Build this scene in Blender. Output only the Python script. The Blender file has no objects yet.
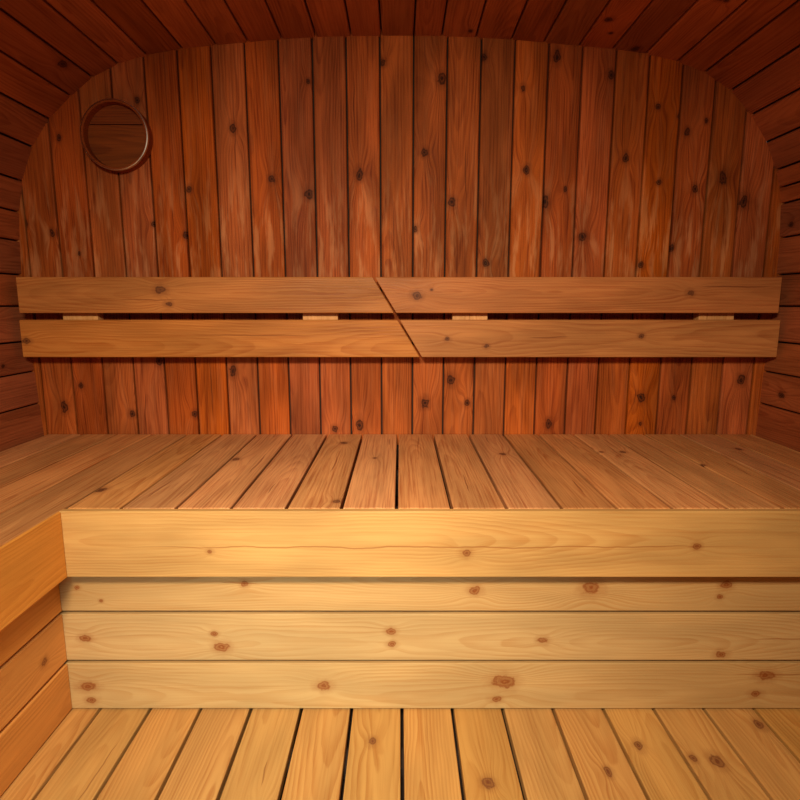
import bpy, math, random
from mathutils import Vector, Matrix

# ---------------------------------------------------------------- camera, world, light, exposure
scene = bpy.context.scene
COL = scene.collection
R = math.radians
cam = bpy.data.objects.new('camera', bpy.data.cameras.new('camera'))
COL.objects.link(cam)
cam.location = (0, 0, 1.0)
cam.rotation_euler = (R(90 - 9.5), 0, 0)
cam.data.sensor_width = 36
cam.data.lens = 568 / 800 * 36
cam.data.clip_start = 0.02
scene.camera = cam

world = bpy.data.worlds.new('world')
scene.world = world
world.use_nodes = True
world.node_tree.nodes['Background'].inputs['Color'].default_value = (1.0, 0.78, 0.66, 1)
world.node_tree.nodes['Background'].inputs['Strength'].default_value = 0.17


def area(name, loc, target, sx, sy, power, color, spread=180):
    l = bpy.data.lights.new(name, 'AREA')
    l.shape = 'RECTANGLE'
    l.size, l.size_y = sx, sy
    l.energy = power
    l.color = color
    l.spread = R(spread)
    o = bpy.data.objects.new(name, l)
    COL.objects.link(o)
    o.location = loc
    o.rotation_euler = (Vector(target) - Vector(loc)).to_track_quat('-Z', 'Y').to_euler()
    return o


# cabin lamp under the ceiling just behind the viewer, shining down and forward
area('ceiling_lamp', (-0.20, -0.30, 1.66), (-0.08, 1.30, 0.42), 0.40, 0.22, 22.5, (1.0, 0.82, 0.56), 97)
# daylight coming through the door opening behind the viewer
area('door_daylight', (-0.20, -1.05, 0.95), (-0.26, 1.27, 0.00), 0.4, 0.5, 2.4, (0.72, 1.0, 1.0), 42)

scene.view_settings.view_transform = 'Standard'
scene.view_settings.look = 'None'
scene.view_settings.gamma = 1
scene.view_settings.use_curve_mapping = False
scene.view_settings.exposure = -0.27


# ---------------------------------------------------------------- wood material
class NT:
    """small helper to write node maths as expressions"""
    def __init__(s, nt):
        s.nt = nt

    def put(s, sock, v):
        if isinstance(v, bpy.types.NodeSocket):
            s.nt.links.new(v, sock)
        else:
            sock.default_value = v

    def m(s, op, a, b=0.0, c=0.0, clamp=False):
        n = s.nt.nodes.new('ShaderNodeMath')
        n.operation = op
        n.use_clamp = clamp
        for i, v in enumerate((a, b, c)):
            s.put(n.inputs[i], v)
        return n.outputs[0]

    def add(s, a, b): return s.m('ADD', a, b)
    def sub(s, a, b): return s.m('SUBTRACT', a, b)
    def mul(s, a, b): return s.m('MULTIPLY', a, b)
    def div(s, a, b): return s.m('DIVIDE', a, b)

    def xyz(s, v):
        n = s.nt.nodes.new('ShaderNodeSeparateXYZ')
        s.nt.links.new(v, n.inputs[0])
        return n.outputs

    def vec(s, x, y, z):
        n = s.nt.nodes.new('ShaderNodeCombineXYZ')
        for i, v in enumerate((x, y, z)):
            s.put(n.inputs[i], v)
        return n.outputs[0]

    def noise(s, v, scale=1.0, detail=2.0, rough=0.5):
        n = s.nt.nodes.new('ShaderNodeTexNoise')
        s.nt.links.new(v, n.inputs['Vector'])
        n.inputs['Scale'].default_value = scale
        n.inputs['Detail'].default_value = detail
        n.inputs['Roughness'].default_value = rough
        return n.outputs['Fac']

    def ramp(s, v, a, b, lo=0.0, hi=1.0):
        n = s.nt.nodes.new('ShaderNodeMapRange')
        n.interpolation_type = 'SMOOTHSTEP'
        s.put(n.inputs['Value'], v)
        for k, q in (('From Min', a), ('From Max', b), ('To Min', lo), ('To Max', hi)):
            s.put(n.inputs[k], q)
        return n.outputs['Result']

    def mix(s, f, a, b, mode='MIX'):
        n = s.nt.nodes.new('ShaderNodeMix')
        n.data_type = 'RGBA'
        n.blend_type = mode
        s.put(n.inputs[0], f)
        s.put(n.inputs[6], a)
        s.put(n.inputs[7], b)
        return n.outputs[2]

    def attr(s, name):
        n = s.nt.nodes.new('ShaderNodeAttribute')
        n.attribute_name = name
        return n.outputs['Vector']


NK = 7


def wood(name, light, dark, knotc, ring=0.55, var=0.3, rough=0.5, streak=0.5, ringf=150.0, blotch=0.3, spec=0.2, wear=None):
    """sawn softwood: annual rings cut lengthwise, fine streaks, knots whose grain bends around them"""
    m = bpy.data.materials.new(name)
    m.use_nodes = True
    nt = m.node_tree
    k = NT(nt)
    b = nt.nodes['Principled BSDF']
    x, y, z = k.xyz(k.attr('grain'))
    sx, sy, sz = k.xyz(k.attr('seed'))
    ox, oy = k.mul(sx, 37.0), k.mul(sy, 23.0)
    yy = y
    knot = None
    halo = None
    rough_n = k.noise(k.vec(k.add(k.mul(x, 60), ox), k.mul(y, 60), oy), 1.0, 3.0)
    knotring = None
    for i in range(NK):
        kx, ky, kr = k.xyz(k.attr('knot_%d' % i))
        dx, dy = k.sub(x, kx), k.sub(y, ky)
        gx = k.div(dx, k.mul(kr, 5.5))
        gy = k.div(dy, k.mul(kr, 2.4))
        g = k.m('EXPONENT', k.mul(k.add(k.mul(gx, gx), k.mul(gy, gy)), -1.0))
        yy = k.add(yy, k.mul(k.mul(dy, g), 1.6))
        ex = k.mul(dx, k.add(0.55, k.mul(sy, 0.35)))
        d = k.m('SQRT', k.add(k.mul(ex, ex), k.mul(dy, dy)))
        d = k.div(k.add(d, k.mul(k.mul(k.sub(rough_n, 0.5), 1.5), kr)), k.m('MAXIMUM', kr, 0.0005))
        mk = k.ramp(d, 1.15, 0.70)
        hl = k.ramp(d, 2.4, 0.9)
        kn = k.mul(mk, k.add(0.76, k.mul(k.m('SINE', k.mul(d, 9.0)), 0.22)))
        knot = kn if knot is None else k.m('MAXIMUM', knot, kn)
        halo = hl if halo is None else k.m('MAXIMUM', halo, hl)
    wob = k.noise(k.vec(k.add(k.mul(x, 1.6), ox), k.add(k.mul(yy, 5), oy), k.mul(z, 5)), 1.0, 2.0)
    wob2 = k.noise(k.vec(k.add(k.mul(x, 9.0), ox), k.add(k.mul(yy, 26), oy), k.mul(z, 20)), 1.0, 2.0)
    slow = k.noise(k.vec(k.add(k.mul(x, 0.9), ox), oy, 3.3), 1.0, 1.0)
    cy = k.mul(k.sub(sy, 0.5), 0.09)
    cz = k.add(0.010, k.add(k.mul(sz, 0.05), k.mul(k.sub(slow, 0.45), 0.16)))
    ry = k.add(k.sub(yy, cy), k.mul(k.sub(wob, 0.5), 0.035))
    rz = k.add(z, cz)
    rad = k.m('SQRT', k.add(k.mul(ry, ry), k.mul(rz, rz)))
    rad = k.add(rad, k.mul(k.sub(wob2, 0.5), 0.006))
    ph = k.m('FRACT', k.mul(rad, ringf))
    late = k.mul(k.ramp(ph, 0.15, 0.88), k.ramp(ph, 1.0, 0.90))
    fade = k.ramp(k.noise(k.vec(k.add(k.mul(x, 2.0), oy), k.add(k.mul(y, 14), ox), 1.0), 1.0, 1.0), 0.35, 0.65, 0.35, 1.0)
    late = k.mul(k.mul(late, fade), ring)
    st = k.noise(k.vec(k.add(k.mul(x, 3.5), oy), k.add(k.mul(yy, 170), ox), k.mul(z, 170)), 1.0, 3.0, 0.65)
    st = k.mul(k.ramp(st, 0.42, 0.72), streak)
    f = k.m('ADD', late, st, clamp=True)
    col = k.mix(f, light + (1,), dark + (1,))
    # a fine drying crack along the grain
    cx, cyy, cl = k.xyz(k.attr('crack'))
    wig = k.mul(k.sub(k.noise(k.vec(k.add(k.mul(x, 7), ox), oy, 1.0), 1.0, 3.0), 0.5), 0.022)
    u = k.m('ABSOLUTE', k.div(k.sub(x, cx), cl))
    v = k.m('ABSOLUTE', k.sub(k.add(y, wig), cyy))
    wid = k.mul(0.0028, k.ramp(u, 1.0, 0.2, 0.15, 1.0))
    crack = k.mul(k.ramp(k.div(v, wid), 1.0, 0.2), k.ramp(u, 1.0, 0.6))
    col = k.mix(k.mul(crack, 0.75), col, k.mix(0.5, dark + (1,), knotc + (1,)))
    if wear:
        # boards rubbed pale where backs and towels lean on them
        geo = nt.nodes.new('ShaderNodeNewGeometry')
        hz = k.xyz(geo.outputs['Position'])[2]
        zone = k.mul(k.ramp(hz, 1.02, 1.12), k.ramp(hz, 1.52, 1.22))
        wn = k.noise(k.vec(k.add(k.mul(x, 5.5), oy), k.add(k.mul(yy, 42), ox), 2.2), 1.0, 3.0, 0.6)
        wn = k.mul(k.ramp(wn, 0.47, 0.66), k.add(0.12, k.mul(zone, 0.65)))
        col = k.mix(wn, col, wear + (1,))
    # broad natural variation inside a board and from board to board
    bl = k.noise(k.vec(k.add(k.mul(x, 3.0), ox), k.add(k.mul(y, 13), oy), 7.7), 1.0, 2.0)
    bl = k.add(1.0 - blotch * 0.5, k.mul(k.ramp(bl, 0.3, 0.7), blotch))
    tone = k.add(1.0 - var * 0.5, k.mul(k.xyz(k.attr('tone'))[0], var))
    hue = nt.nodes.new('ShaderNodeHueSaturation')
    k.put(hue.inputs['Hue'], k.add(0.501, k.mul(k.sub(sz, 0.5), 0.006)))
    k.put(hue.inputs['Saturation'], k.add(1.0, k.mul(k.sub(sx, 0.5), 0.06)))
    k.put(hue.inputs['Value'], k.mul(bl, tone))
    k.put(hue.inputs['Color'], col)
    col = hue.outputs[0]
    col = k.mix(k.mul(halo, 0.38), col, k.mix(0.6, dark + (1,), knotc + (1,)))
    col = k.mix(knot, col, knotc + (1,))
    nt.links.new(col, b.inputs['Base Color'])
    rr = k.add(rough, k.mul(k.sub(wob2, 0.5), 0.25))
    nt.links.new(rr, b.inputs['Roughness'])
    b.inputs['Specular IOR Level'].default_value = spec
    bump = nt.nodes.new('ShaderNodeBump')
    bump.inputs['Strength'].default_value = 0.35
    bump.inputs['Distance'].default_value = 0.0012
    nt.links.new(k.sub(k.mul(st, 1.0), late), bump.inputs['Height'])
    nt.links.new(bump.outputs[0], b.inputs['Normal'])
    return m


WALL = wood('stained_wall_wood', (0.44, 0.102, 0.0210), (0.19, 0.032, 0.008), (0.030, 0.010, 0.007), ring=0.42, var=0.36, blotch=0.5, spec=0.06, wear=(0.56, 0.215, 0.085), streak=0.68, rough=0.52)
SHELL = wood('stained_stave_wood', (0.40, 0.122, 0.048), (0.21, 0.050, 0.020), (0.03, 0.010, 0.007), ring=0.45, var=0.45, spec=0.08, rough=0.6)
VENTW = wood('dark_vent_wood', (0.27, 0.062, 0.015), (0.13, 0.024, 0.007), (0.03, 0.01, 0.005), ring=0.4, var=0.2, rough=0.6)  # darker wood of the vent ring and disc
BACKR = wood('oiled_backrest_wood', (0.55, 0.212, 0.062), (0.36, 0.095, 0.022), (0.10, 0.030, 0.014), ring=0.45, var=0.15, rough=0.48)
SEATW = wood('heat_treated_bench_wood', (0.64, 0.300, 0.115), (0.37, 0.110, 0.034), (0.09, 0.026, 0.014), ring=0.36, streak=0.65, var=0.25, rough=0.55)
PINE_SIDE = wood('bounce_tinted_pine', (0.70, 0.295, 0.068), (0.50, 0.155, 0.026), (0.20, 0.060, 0.018), ring=0.35, var=0.1, rough=0.5, streak=0.30, blotch=0.18)  # left wing pine with the orange bounce light put into its colour
PINE_APRON = wood('honey_pine', (0.56, 0.310, 0.105), (0.42, 0.165, 0.040), (0.22, 0.060, 0.014), ring=0.38, var=0.1, rough=0.5, streak=0.32, blotch=0.25)
PINE = wood('pale_pine', (0.53, 0.332, 0.138), (0.41, 0.190, 0.055), (0.24, 0.062, 0.012), ring=0.40, var=0.10, rough=0.5, streak=0.30, blotch=0.18)
FLOORW = wood('floor_pine', (0.57, 0.300, 0.092), (0.40, 0.155, 0.036), (0.17, 0.052, 0.020), ring=0.55, var=0.18, rough=0.55, streak=0.35, blotch=0.22)
BLOCKW = wood('bare_batten_wood', (0.80, 0.42, 0.17), (0.62, 0.28, 0.09), (0.25, 0.1, 0.04), ring=0.4, var=0.1)


def plain(name, col, rough=0.6, metal=0.0):
    m = bpy.data.materials.new(name)
    m.use_nodes = True
    b = m.node_tree.nodes['Principled BSDF']
    k = NT(m.node_tree)
    tc = m.node_tree.nodes.new('ShaderNodeTexCoord')
    n = k.noise(tc.outputs['Object'], 40.0, 3.0)
    c2 = tuple(c * 0.7 for c in col)
    m.node_tree.links.new(k.mix(n, col + (1,), c2 + (1,)), b.inputs['Base Color'])
    b.inputs['Roughness'].default_value = rough
    b.inputs['Metallic'].default_value = metal
    return m


STEEL = plain('brushed_steel', (0.85, 0.80, 0.76), 0.35, 1.0)
SCREW = plain('dull_screw_steel', (0.35, 0.30, 0.27), 0.4, 1.0)
GAP_SHADE = plain('painted_gap_shade', (0.035, 0.018, 0.012), 0.9)  # near-black colour that paints the shade inside the board gaps


# ---------------------------------------------------------------- mesh builder
class Boards:
    """collects boards; every vertex carries board coordinates (metres along and across the grain), a seed, a tone and knots"""
    def __init__(s, seed=1):
        s.v, s.f, s.g, s.sd, s.t, s.k, s.c = [], [], [], [], [], [], []
        s.mi = []
        s.rng = random.Random(seed)

    def board(s, o, L, W, T, length, width, thick, ch=0.003, knots=(), tone=None, cut0=0.0, cut1=0.0, seed=None, mi=0, crack=None):
        """o: centre of the FACE; L, W, T unit axes (along, across, outward normal); the board lies behind the face.
        cut0/cut1: skew of the ends (shift along L from one edge to the other)"""
        o, L, W, T = Vector(o), Vector(L), Vector(W), Vector(T)
        hw, c, t = width / 2, ch, thick
        prof = [(-hw, -t + c), (-hw, -c), (-hw + c * 0.3, -c * 0.3), (-hw + c, 0), (hw - c, 0), (hw - c * 0.3, -c * 0.3),
                (hw, -c), (hw, -t + c), (hw - c, -t), (-hw + c, -t)]
        n = len(prof)
        base = len(s.v)
        sd = seed or (s.rng.random(), s.rng.random(), s.rng.random())
        tn = s.rng.random() if tone is None else tone
        kn = list(knots)[:NK]
        kn += [(90.0 + i, 90.0, 0.001) for i in range(NK - len(kn))]
        if crack is None:
            crack = (s.rng.uniform(-length * .4, length * .4), s.rng.uniform(-width * .35, width * .35), s.rng.uniform(0.04, 0.16))
        e = min(c * 0.6, length * 0.1)
        hl = length / 2
        rings = [(-hl, e), (-hl + e, 0.0), (hl - e, 0.0), (hl, e)]
        for li, shrink in rings:
            for (w, tt) in prof:
                skew = (cut0 if li < 0 else cut1) * (w / width)
                w2 = w * (1 - shrink / max(hw, 1e-6))
                t2 = -t / 2 + (tt + t / 2) * (1 - 2 * shrink / t)
                s.v.append(o + L * (li + skew) + W * w2 + T * t2)
                s.g.append((li + skew, w2, t2))
                s.sd.append(sd)
                s.t.append((tn, 0, 0))
                s.k.append(kn)
                s.c.append(crack)
        for r in range(3):
            for i in range(n):
                j = (i + 1) % n
                s.f.append((base + r * n + i, base + r * n + j, base + (r + 1) * n + j, base + (r + 1) * n + i))
                s.mi.append(mi)
        s.f.append(tuple(base + i for i in range(n))[::-1])
        s.f.append(tuple(base + 3 * n + i for i in range(n)))
        s.mi += [mi, mi]

    def poly(s, pts, faces, mi=0):
        base = len(s.v)
        sd = (s.rng.random(), s.rng.random(), s.rng.random())
        for p in pts:
            s.v.append(Vector(p))
            s.g.append(tuple(p))
            s.sd.append(sd)
            s.t.append((0.5, 0, 0))
            s.k.append([(90.0 + i, 90.0, 0.001) for i in range(NK)])
            s.c.append((90.0, 90.0, 0.1))
        for f in faces:
            s.f.append(tuple(base + i for i in f))
            s.mi.append(mi)

    def box(s, a, b, mi=0):
        x0, y0, z0 = a
        x1, y1, z1 = b
        p = [(x0, y0, z0), (x1, y0, z0), (x1, y1, z0), (x0, y1, z0), (x0, y0, z1), (x1, y0, z1), (x1, y1, z1), (x0, y1, z1)]
        s.poly(p, [(3, 2, 1, 0), (4, 5, 6, 7), (0, 1, 5, 4), (1, 2, 6, 5), (2, 3, 7, 6), (3, 0, 4, 7)], mi)

    def build(s, name, mats, parent=None, origin=(0, 0, 0), smooth=False):
        org = Vector(origin)
        me = bpy.data.meshes.new(name)
        me.from_pydata([tuple(p - org) for p in s.v], [], s.f)
        if not isinstance(mats, (list, tuple)):
            mats = [mats]
        for m in mats:
            me.materials.append(m)
        me.polygons.foreach_set('material_index', s.mi)

        def put(nm, rows):
            a = me.attributes.new(nm, 'FLOAT_VECTOR', 'POINT')
            a.data.foreach_set('vector', [c for r in rows for c in r])
        put('grain', s.g)
        put('seed', s.sd)
        put('tone', s.t)
        put('crack', s.c)
        for i in range(NK):
            put('knot_%d' % i, [r[i] for r in s.k])
        me.update()
        import bmesh
        bm = bmesh.new()
        bm.from_mesh(me)
        bmesh.ops.recalc_face_normals(bm, faces=bm.faces)
        bm.to_mesh(me)
        bm.free()
        if smooth:
            for p in me.polygons:
                p.use_smooth = True
        o = bpy.data.objects.new(name, me)
        COL.objects.link(o)
        if parent:
            o.parent = parent
            o.location = org - parent.location
        else:
            o.location = org
        return o


def struct(o, label):
    o['kind'] = 'structure'
    o['label'] = label
    return o


def thing(name, loc, label, cat, group=None):
    o = bpy.data.objects.new(name, None)
    o.empty_display_size = 0.1
    COL.objects.link(o)
    o.location = loc
    o['label'] = label
    o['category'] = cat
    if group:
        o['group'] = group
    return o


X, YA, Z = Vector((1, 0, 0)), Vector((0, 1, 0)), Vector((0, 0, 1))
YB = 2.0          # back wall face
YF = -1.15        # front end of the cabin, behind the viewer

# ---------------------------------------------------------------- the barrel: joints of the staves in cross-section
LEFT = [(-1.16, -0.06), (-1.205, 0.06), (-1.235, 0.175), (-1.256, 0.29), (-1.272, 0.41), (-1.283, 0.525), (-1.289, 0.654), (-1.294, 0.769), (-1.303, 0.875),
        (-1.305, 0.996), (-1.303, 1.102), (-1.297, 1.215), (-1.288, 1.310), (-1.268, 1.410), (-1.222, 1.518), (-1.158, 1.605), (-1.079, 1.675)]
TOP = [(-1.079, 1.675), (-1.003, 1.732), (-0.916, 1.772), (-0.822, 1.799), (-0.705, 1.818), (-0.595, 1.828), (-0.491, 1.837), (-0.381, 1.846),
       (-0.271, 1.852), (-0.158, 1.855), (-0.060, 1.856), (0.045, 1.856), (0.135, 1.855), (0.245, 1.851), (0.360, 1.845), (0.465, 1.836),
       (0.579, 1.826), (0.689, 1.817), (0.797, 1.803), (0.902, 1.780), (0.993, 1.747), (1.083, 1.692)]
RIGHT = [(1.083, 1.692), (1.157, 1.617), (1.217, 1.533), (1.257, 1.445), (1.275, 1.388), (1.285, 1.336), (1.294, 1.225), (1.297, 1.102), (1.296, 0.996),
         (1.292, 0.875), (1.287, 0.769), (1.285, 0.654), (1.282, 0.525), (1.272, 0.41), (1.256, 0.29), (1.235, 0.175), (1.205, 0.06), (1.16, -0.06)]
OUTLINE = LEFT + TOP[1:] + RIGHT[1:]


def height(x):
    """z of the ceiling outline at x"""
    x = max(-1.262, min(1.262, x))
    best = None
    pts = [p for p in OUTLINE if p[1] > 1.2]
    for a, b in zip(pts, pts[1:]):
        if a[0] != b[0] and min(a[0], b[0]) <= x <= max(a[0], b[0]):
            zz = a[1] + (b[1] - a[1]) * (x - a[0]) / (b[0] - a[0])
            best = zz if best is None else max(best, zz)
    return best if best is not None else 1.0


def rand_knots(rng, length, width, n, r=(0.006, 0.013)):
    return [(rng.uniform(-length / 2, length / 2), rng.uniform(-width * 0.32, width * 0.32), rng.uniform(*r)) for _ in range(n)]


def staves(name, pts, label, seed):
    s = Boards(seed)
    ctr = Vector((0, 0, 0.95))
    y1 = YB + 0.03
    ln = y1 - YF
    for a, b in zip(pts, pts[1:]):
        A, B = Vector((a[0], 0, a[1])), Vector((b[0], 0, b[1]))
        mid = (A + B) / 2
        W = (B - A).normalized()
        N = W.cross(YA)
        if N.dot(ctr - mid) < 0:
            N = -N
        w = (B - A).length - 0.005
        kn = rand_knots(s.rng, 1.7, w, 2)
        kn = [(p[0] + 0.7, p[1], p[2]) for p in kn]
        s.board(mid + YA * ((y1 + YF) / 2), YA, W, N, ln, w, 0.036, ch=0.004, knots=kn)
        # tongue closing the joint from outside, near-black to paint the joint's shade
        s.board(mid - N * 0.020 + YA * ((y1 + YF) / 2), YA, W, N, ln, w + 0.036, 0.010, ch=0.001, tone=0.1, mi=1)
    return struct(s.build(name, [SHELL, GAP_SHADE]), label)


staves('wall_left', LEFT, 'dark stained staves of the curved left wall', 11)
staves('ceiling', TOP, 'dark red-brown staves of the low curved ceiling', 23)
staves('wall_right', RIGHT, 'dark stained staves of the curved right wall', 31)

# back wall: upright tongue and groove boards cut to the curve
WK = [(-0.552, 1.577, 10), (-0.863, 1.663, 9), (-0.837, 1.271, 8), (-0.729, 1.235, 9), (-1.184, 1.241, 8), (-1.272, 1.274, 8), (-1.098, 1.175, 5),
      (-1.130, 1.546, 7), (-0.709, 1.384, 9), (-0.136, 1.432, 11), (-0.306, 1.368, 14), (0.137, 1.727, 15), (-0.055, 1.778, 9), (0.080, 1.502, 11),
      (0.175, 1.343, 12), (0.051, 1.255, 9), (0.272, 1.793, 10), (0.402, 1.700, 8), (0.423, 1.445, 11), (0.295, 1.142, 11), (-0.429, 1.416, 11),
      (0.509, 1.796, 12), (0.687, 1.739, 11), (0.848, 1.642, 9), (0.922, 1.614, 9), (0.950, 1.564, 9), (0.753, 1.483, 10), (0.489, 1.343, 13),
      (0.623, 1.228, 13), (0.869, 1.407, 8), (0.992, 1.384, 10), (1.082, 1.420, 13), (1.160, 1.343, 15), (0.827, 1.135, 11), (0.929, 1.192, 8),
      (0.555, 1.384, 6), (-1.202, 0.640, 12), (-1.134, 0.716, 7), (-0.961, 0.614, 11), (-0.735, 0.614, 10), (-0.591, 0.769, 12), (-0.851, 0.805, 12),
      (-0.146, 0.574, 13), (-0.234, 0.559, 10), (0.089, 0.654, 15), (0.181, 0.737, 14), (0.241, 0.654, 9), (0.860, 0.673, 14), (0.863, 0.578, 7),
      (1.210, 0.737, 13), (0.978, 0.673, 7), (0.534, 0.578, 10), (-0.30, 1.72, 7), (1.01, 1.60, 6)]
s = Boards(5)
PITCH, X0 = 0.1098, -0.0654
TONES = {-11: .5, -10: .5, -9: .45, -8: .5, -7: .4, -6: .5, -5: .55, -4: .7, -3: .75, -2: .12, -1: .5, 0: .85, 1: .65, 2: .45, 3: .4, 4: .2, 5: .95, 6: .55,
         7: .8, 8: .7, 9: .75, 10: .35, 11: .5, 12: .9}
for i in range(-12, 14):
    xa, xb = X0 + (i - 1) * PITCH, X0 + i * PITCH
    a2, b2 = max(xa, -1.335), min(xb, 1.330)
    if b2 - a2 < 0.02:
        continue
    g = 0.0026
    w = (b2 - a2) - 2 * g
    za, zb = height(a2), height(b2)
    low = -0.02
    topm = (za + zb) / 2 + 0.024
    cx, cz = (a2 + b2) / 2, (low + topm) / 2
    kn = [(kz - cz, -(kx - cx), r * 0.00102) for kx, kz, r in WK if a2 < kx < b2]
    # length axis up, width axis towards -x, outward normal towards the room
    s.board((cx, YB, cz), Z, -X, -YA, topm - low, w, 0.026, ch=0.0045, knots=kn, tone=TONES.get(i, 0.5), cut1=za - zb)
    s.board((b2, YB + 0.018, cz), Z, -X, -YA, topm - low, 0.03, 0.008, ch=0.001, tone=0.1, mi=1)  # strip behind the gap, the gap's shade put into its colour
struct(s.build('wall_back', [WALL, GAP_SHADE]), 'upright red-brown boards of the back wall, rounded at the top')

# front end of the cabin behind the viewer, with the opening of its door
s = Boards(6)
for i in range(-12, 13):
    xa, xb = X0 + (i - 1) * PITCH, X0 + i * PITCH
    a2, b2 = max(xa, -1.30), min(xb, 1.295)
    if b2 - a2 < 0.02:
        continue
    top = min(height(a2), height(b2)) + 0.02
    low = 1.62 if -0.80 < (a2 + b2) / 2 < 0.55 else -0.05
    if top - low < 0.03:
        continue
    s.board(((a2 + b2) / 2, YF, (low + top) / 2), Z, X, YA, top - low, b2 - a2 - 0.004, 0.03, ch=0.004, tone=0.5)
struct(s.build('wall_front', WALL), 'upright boards of the front wall around the door opening')

# floor: deck boards running to the back
FK = [(0.187, 1.054, 12), (-0.064, 1.170, 9), (0.549, 1.157, 9), (0.705, 1.113, 14), (0.656, 1.121, 8), (0.452, 1.083, 8), (0.867, 1.223, 10),
      (-0.55, 0.90, 9), (0.33, 0.72, 10), (-0.19, 0.75, 9)]
s = Boards(8)
FP = 0.1264
for i in range(-10, 11):
    xa, xb = 0.005 + i * FP, 0.005 + (i + 1) * FP
    a2, b2 = max(xa, -1.19), min(xb, 1.19)
    if b2 - a2 < 0.02:
        continue
    w = b2 - a2 - 0.008
    cy, ln = 0.42, 3.10
    kn = [(ky - cy, -(kx - (a2 + b2) / 2), r * .001) for kx, ky, r in FK if a2 < kx < b2]
    if len(kn) < 2:
        kn += [(s.rng.uniform(-0.9, 0.75), s.rng.uniform(-.04, .04), s.rng.uniform(.006, .010))]
    s.board(((a2 + b2) / 2, cy, 0.0), YA, -X, Z, ln, w, 0.026, ch=0.0025, knots=kn)
s.box((-1.19, -1.13, -0.062), (1.19, 1.97, -0.052), mi=1)  # sheet below the deck, coloured as the shade under it
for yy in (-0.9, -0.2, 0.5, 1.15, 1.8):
    s.box((-1.18, yy - 0.03, -0.051), (1.18, yy + 0.03, -0.0265), mi=1)  # joists painted near-black to merge with the gap shade
struct(s.build('floor', [FLOORW, GAP_SHADE]), 'golden pine deck boards of the floor with dark open gaps')

# ---------------------------------------------------------------- the bench
ZS = 0.541        # seat height
D1, D2 = 1.224, 1.274
XL, XR = -0.766, 1.262
bench = thing('corner_bench', (0.0, 1.6, 0.0), 'wide L-shaped slatted sauna bench with pale pine front boards along the back and left walls', 'bench')
SK = [(-0.495, 1.663, 11), (-0.752, 1.372, 13), (-0.189, 1.865, 13), (0.322, 1.721, 10), (-0.076, 1.674, 6), (0.706, 1.746, 9), (1.095, 1.784, 10),
      (0.639, 1.746, 7), (-0.15, 1.29, 9), (0.88, 1.60, 8)]
s = Boards(14)
for i in range(-10, 11):
    xa, xb = -0.008 + i * FP, -0.008 + (i + 1) * FP
    a2, b2 = max(xa, -1.276), min(xb, 1.272)
    if b2 - a2 < 0.04:
        a2 = a2
    if b2 - a2 < 0.01:
        continue
    w = b2 - a2 - 0.0075
    y0 = D1 + 0.019 if a2 > XL - 0.02 else -0.55
    y1 = 1.996
    cy, ln = (y0 + y1) / 2, y1 - y0
    kn = [(ky - cy, -(kx - (a2 + b2) / 2), r * .001) for kx, ky, r in SK if a2 < kx < b2]
    s.board(((a2 + b2) / 2, cy, ZS), YA, -X, Z, ln, w, 0.026, ch=0.0025, knots=kn)
s.build('seat', SEATW, bench)
# bearers under the seat, coloured near-black to stand for shade in the gaps
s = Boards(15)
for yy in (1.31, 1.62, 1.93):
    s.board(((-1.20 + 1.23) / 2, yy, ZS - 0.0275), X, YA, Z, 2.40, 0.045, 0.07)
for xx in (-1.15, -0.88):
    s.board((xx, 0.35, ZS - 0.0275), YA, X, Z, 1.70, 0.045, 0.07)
s.build('bearer', GAP_SHADE, bench)


def front(name, z0, z1, y, xl, knots, seed, label=None, thick=0.026, fs=None, crack=None):
    """one long board across the front, and its mate along the left wing"""
    s = Boards(seed)
    xr = 1.240 if z0 > 0.2 else 1.20
    cx, ln = (xl + xr) / 2, xr - xl
    kn = [(kx - cx, kz - (z0 + z1) / 2, r * .001) for kx, kz, r in knots]
    s.board((cx, y, (z0 + z1) / 2), X, Z, -YA, ln, z1 - z0, 0.018 if name == 'apron' else thick, ch=0.002, knots=kn, tone=0.5, seed=fs, crack=crack)
    o = s.build(name, PINE_APRON if name == 'apron' else PINE, bench)
    if label:
        o['label'] = label


R1 = [(-0.435, 0.443, 5), (0.151, 0.440, 9), (0.678, 0.457, 7)]
R2 = [(-0.778, 0.330, 6), (-0.723, 0.295, 4), (0.772, 0.305, 6), (-0.373, 0.340, 8), (0.181, 0.322, 11), (0.460, 0.328, 17), (0.785, 0.335, 11)]
R3 = [(-0.454, 0.208, 6), (0.350, 0.191, 8), (0.790, 0.152, 9), (-0.020, 0.180, 7), (-0.770, 0.197, 9), (-0.437, 0.172, 12), (-0.022, 0.215, 8), (0.395, 0.221, 12)]
R4 = [(-0.769, 0.028, 8), (0.239, 0.030, 8), (0.885, 0.045, 8), (-0.775, 0.064, 12), (-0.189, 0.067, 11), (0.257, 0.078, 17), (0.905, 0.095, 13)]
front('apron', 0.381, ZS - 0.001, D1, XL - 0.02, R1, 101, 'widest front board, standing slightly forward under the seat', fs=(0.31, 0.62, 0.85), crack=(-0.15, -0.006, 0.85))
front('front_board', 0.268, 0.392, D2, XL - 0.072, R2, 102, fs=(0.77, 0.75, 0.1))
front('front_board', 0.1370, 0.2600, D2, XL - 0.072, R3, 103, fs=(0.12, 0.35, 0.6))
front('front_board', 0.004, 0.1285, D2, XL - 0.072, R4, 104, fs=(0.55, 0.2, 0.5))


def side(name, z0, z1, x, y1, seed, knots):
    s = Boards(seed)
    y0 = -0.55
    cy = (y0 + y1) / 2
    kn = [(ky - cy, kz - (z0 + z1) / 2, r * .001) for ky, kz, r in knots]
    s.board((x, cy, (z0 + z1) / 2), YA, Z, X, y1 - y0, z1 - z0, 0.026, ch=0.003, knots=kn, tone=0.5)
    s.build(name, PINE_SIDE, bench)


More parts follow.
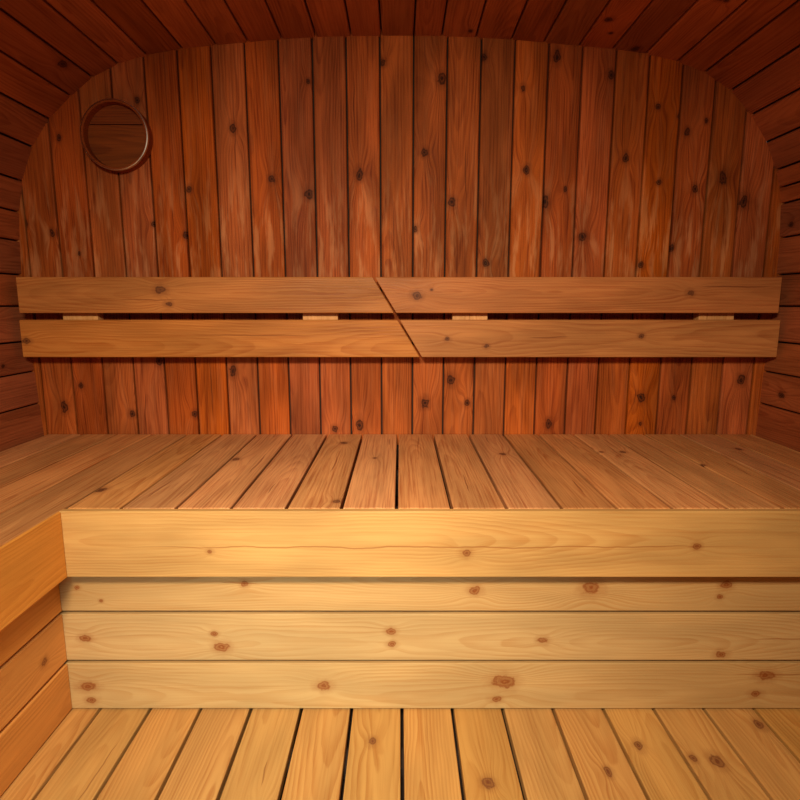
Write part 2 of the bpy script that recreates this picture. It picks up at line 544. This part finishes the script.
side('side_apron', 0.381, ZS - 0.001, XL, D1 - 0.0005, 111, [(0.2, 0.45, 9)])
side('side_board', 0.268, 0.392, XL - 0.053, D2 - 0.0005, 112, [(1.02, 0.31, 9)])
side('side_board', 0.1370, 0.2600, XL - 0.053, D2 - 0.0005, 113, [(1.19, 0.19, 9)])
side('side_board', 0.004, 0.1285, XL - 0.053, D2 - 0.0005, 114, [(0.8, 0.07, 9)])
# uprights that carry the front boards
for xx in (-0.845, -0.30, 0.35, 1.0):
    s = Boards(int(xx * 100) + 500)
    s.board((xx, D2 + 0.05, 0.235), Z, X, YA, 0.462, 0.045, 0.023)
    s.build('post', SEATW, bench)

# ---------------------------------------------------------------- backrests
YBR = 1.920
Q = 1.920 / 1.936
GROUP = 'backrest halves on the back wall'


def plank(parent, name, x0, x1, z0, z1, knots, seed, cut0=0.0, cut1=0.0, tone=0.5, crack=None):
    s = Boards(seed)
    x0, x1, z0, z1 = x0 * Q, x1 * Q, 1 + (z0 - 1) * Q, 1 + (z1 - 1) * Q
    cx = (x0 + x1) / 2
    kn = [(kx * Q - cx, 1 + (kz - 1) * Q - (z0 + z1) / 2, r * .001) for kx, kz, r in knots]
    s.board((cx, YBR, (z0 + z1) / 2), X, Z, -YA, x1 - x0, z1 - z0, 0.038, ch=0.003, knots=kn, cut0=cut0, cut1=cut1, tone=tone, crack=crack)
    return s.build(name, BACKR, parent)


def batten(parent, x, seed):
    s = Boards(seed)
    s.board((x, YBR + 0.0385, 0.96), Z, -X, -YA, 0.22, 0.120, 0.040, ch=0.002)
    o = s.build('batten', BLOCKW, parent)
    o['label'] = 'pale unstained batten behind the boards'


# slanted saw cut runs from (-0.085, 1.092) down to (0.072, 0.824)
SL = -0.157 / 0.268
H1, H2 = 0.119, 0.126
lb = thing('backrest', (-0.68, 1.96, 0.96), 'left half of the two-board backrest, knot pair near its upper left', 'backrest', GROUP)
plank(lb, 'upper_board', -1.283, -0.056, 0.973, 1.092, [(-0.802, 1.049, 13), (-0.778, 1.003, 8)], 61, cut1=SL * H1, tone=0.45)
plank(lb, 'lower_board', -1.287, 0.0295, 0.824, 0.950, [(-1.272, 0.879, 9)], 62, cut1=SL * H2, tone=0.8, crack=(0.13, 0.012, 0.22))
batten(lb, -1.091, 63)
batten(lb, -0.272, 64)
rb = thing('backrest', (0.68, 1.96, 0.96), 'right half of the two-board backrest, dark round knot near its upper right', 'backrest', GROUP)
plank(rb, 'upper_board', -0.0485, 1.276, 0.973, 1.092, [(0.057, 1.030, 12), (0.105, 1.050, 4), (0.974, 1.040, 9)], 71, cut0=SL * H1, tone=0.5)
plank(rb, 'lower_board', 0.037, 1.286, 0.824, 0.950, [(0.819, 0.896, 8), (0.160, 0.886, 7), (0.293, 0.862, 7)], 72, cut0=SL * H2, tone=0.6)
batten(rb, 0.239, 73)
batten(rb, 1.080, 74)

# ---------------------------------------------------------------- round vent
VC = Vector((-0.927, YB, 1.544))
vent = thing('round_vent', VC, 'round wooden vent with a thin metal rim, high at the left of the back wall', 'vent')


def lathe(name, prof, mat, parent, seg=72):
    """prof: (radius, y offset from wall towards the room is negative), closed ring profile"""
    v, f = [], []
    n = len(prof)
    for i in range(seg):
        a = 2 * math.pi * i / seg
        for r, y in prof:
            v.append((r * math.cos(a), y, r * math.sin(a)))
    for i in range(seg):
        j = (i + 1) % seg
        for q in range(n):
            p = (q + 1) % n
            f.append((i * n + q, i * n + p, j * n + p, j * n + q))
    s = Boards(77)
    s.poly(v, f)
    s.g = [(p[0], p[2], p[1]) for p in v]
    o = s.build(name, mat, parent, smooth=False)
    o.location = (0, 0, 0)
    return o


RV = 0.108
lathe('ring', [(RV, 0.0), (RV, -0.042), (RV - 0.002, -0.044), (RV - 0.006, -0.044), (RV - 0.008, -0.042), (RV - 0.008, 0.0)], VENTW, vent)
rim = lathe('rim', [(RV + 0.0002, -0.034), (RV + 0.0016, -0.034), (RV + 0.0016, -0.0440), (RV - 0.0010, -0.0455), (RV - 0.0010, -0.0442), (RV + 0.0002, -0.0430)], STEEL, vent)
rim['label'] = 'thin shiny metal rim'
# wooden disc of three boards set back inside the ring
s = Boards(78)
rd = RV - 0.0085
for z0, z1 in ((-rd, 0.038), (0.041, rd)):
    N = 14
    pts = []
    for q in range(N + 1):
        zz = z0 + (z1 - z0) * q / N
        zz = max(-rd + 1e-4, min(rd - 1e-4, zz))
        h = math.sqrt(max(rd * rd - zz * zz, 0))
        pts.append((h, zz))
    front_ = [(-h, -0.014, zz) for h, zz in pts] + [(h, -0.014, zz) for h, zz in pts]
    back_ = [(x, 0.0, zz) for x, _, zz in front_]
    V = front_ + back_
    M = N + 1
    F = [(i, i + 1, M + i + 1, M + i) for i in range(N)]
    F += [(2 * M + i + 1, 2 * M + i, 3 * M + i, 3 * M + i + 1) for i in range(N)]
    F += [(i, 2 * M + i, 2 * M + i + 1, i + 1) for i in range(N)]
    F += [(M + i, M + i + 1, 3 * M + i + 1, 3 * M + i) for i in range(N)]
    F += [(0, M, 3 * M, 2 * M), (N, 2 * M + N, 3 * M + N, M + N)]
    st = len(s.v)
    s.poly(V, F)
    for q, p in enumerate(V):
        s.g[st + q] = (p[0], p[2], p[1])
disc = s.build('disc', VENTW, vent)
disc.location = (0, 0, 0)
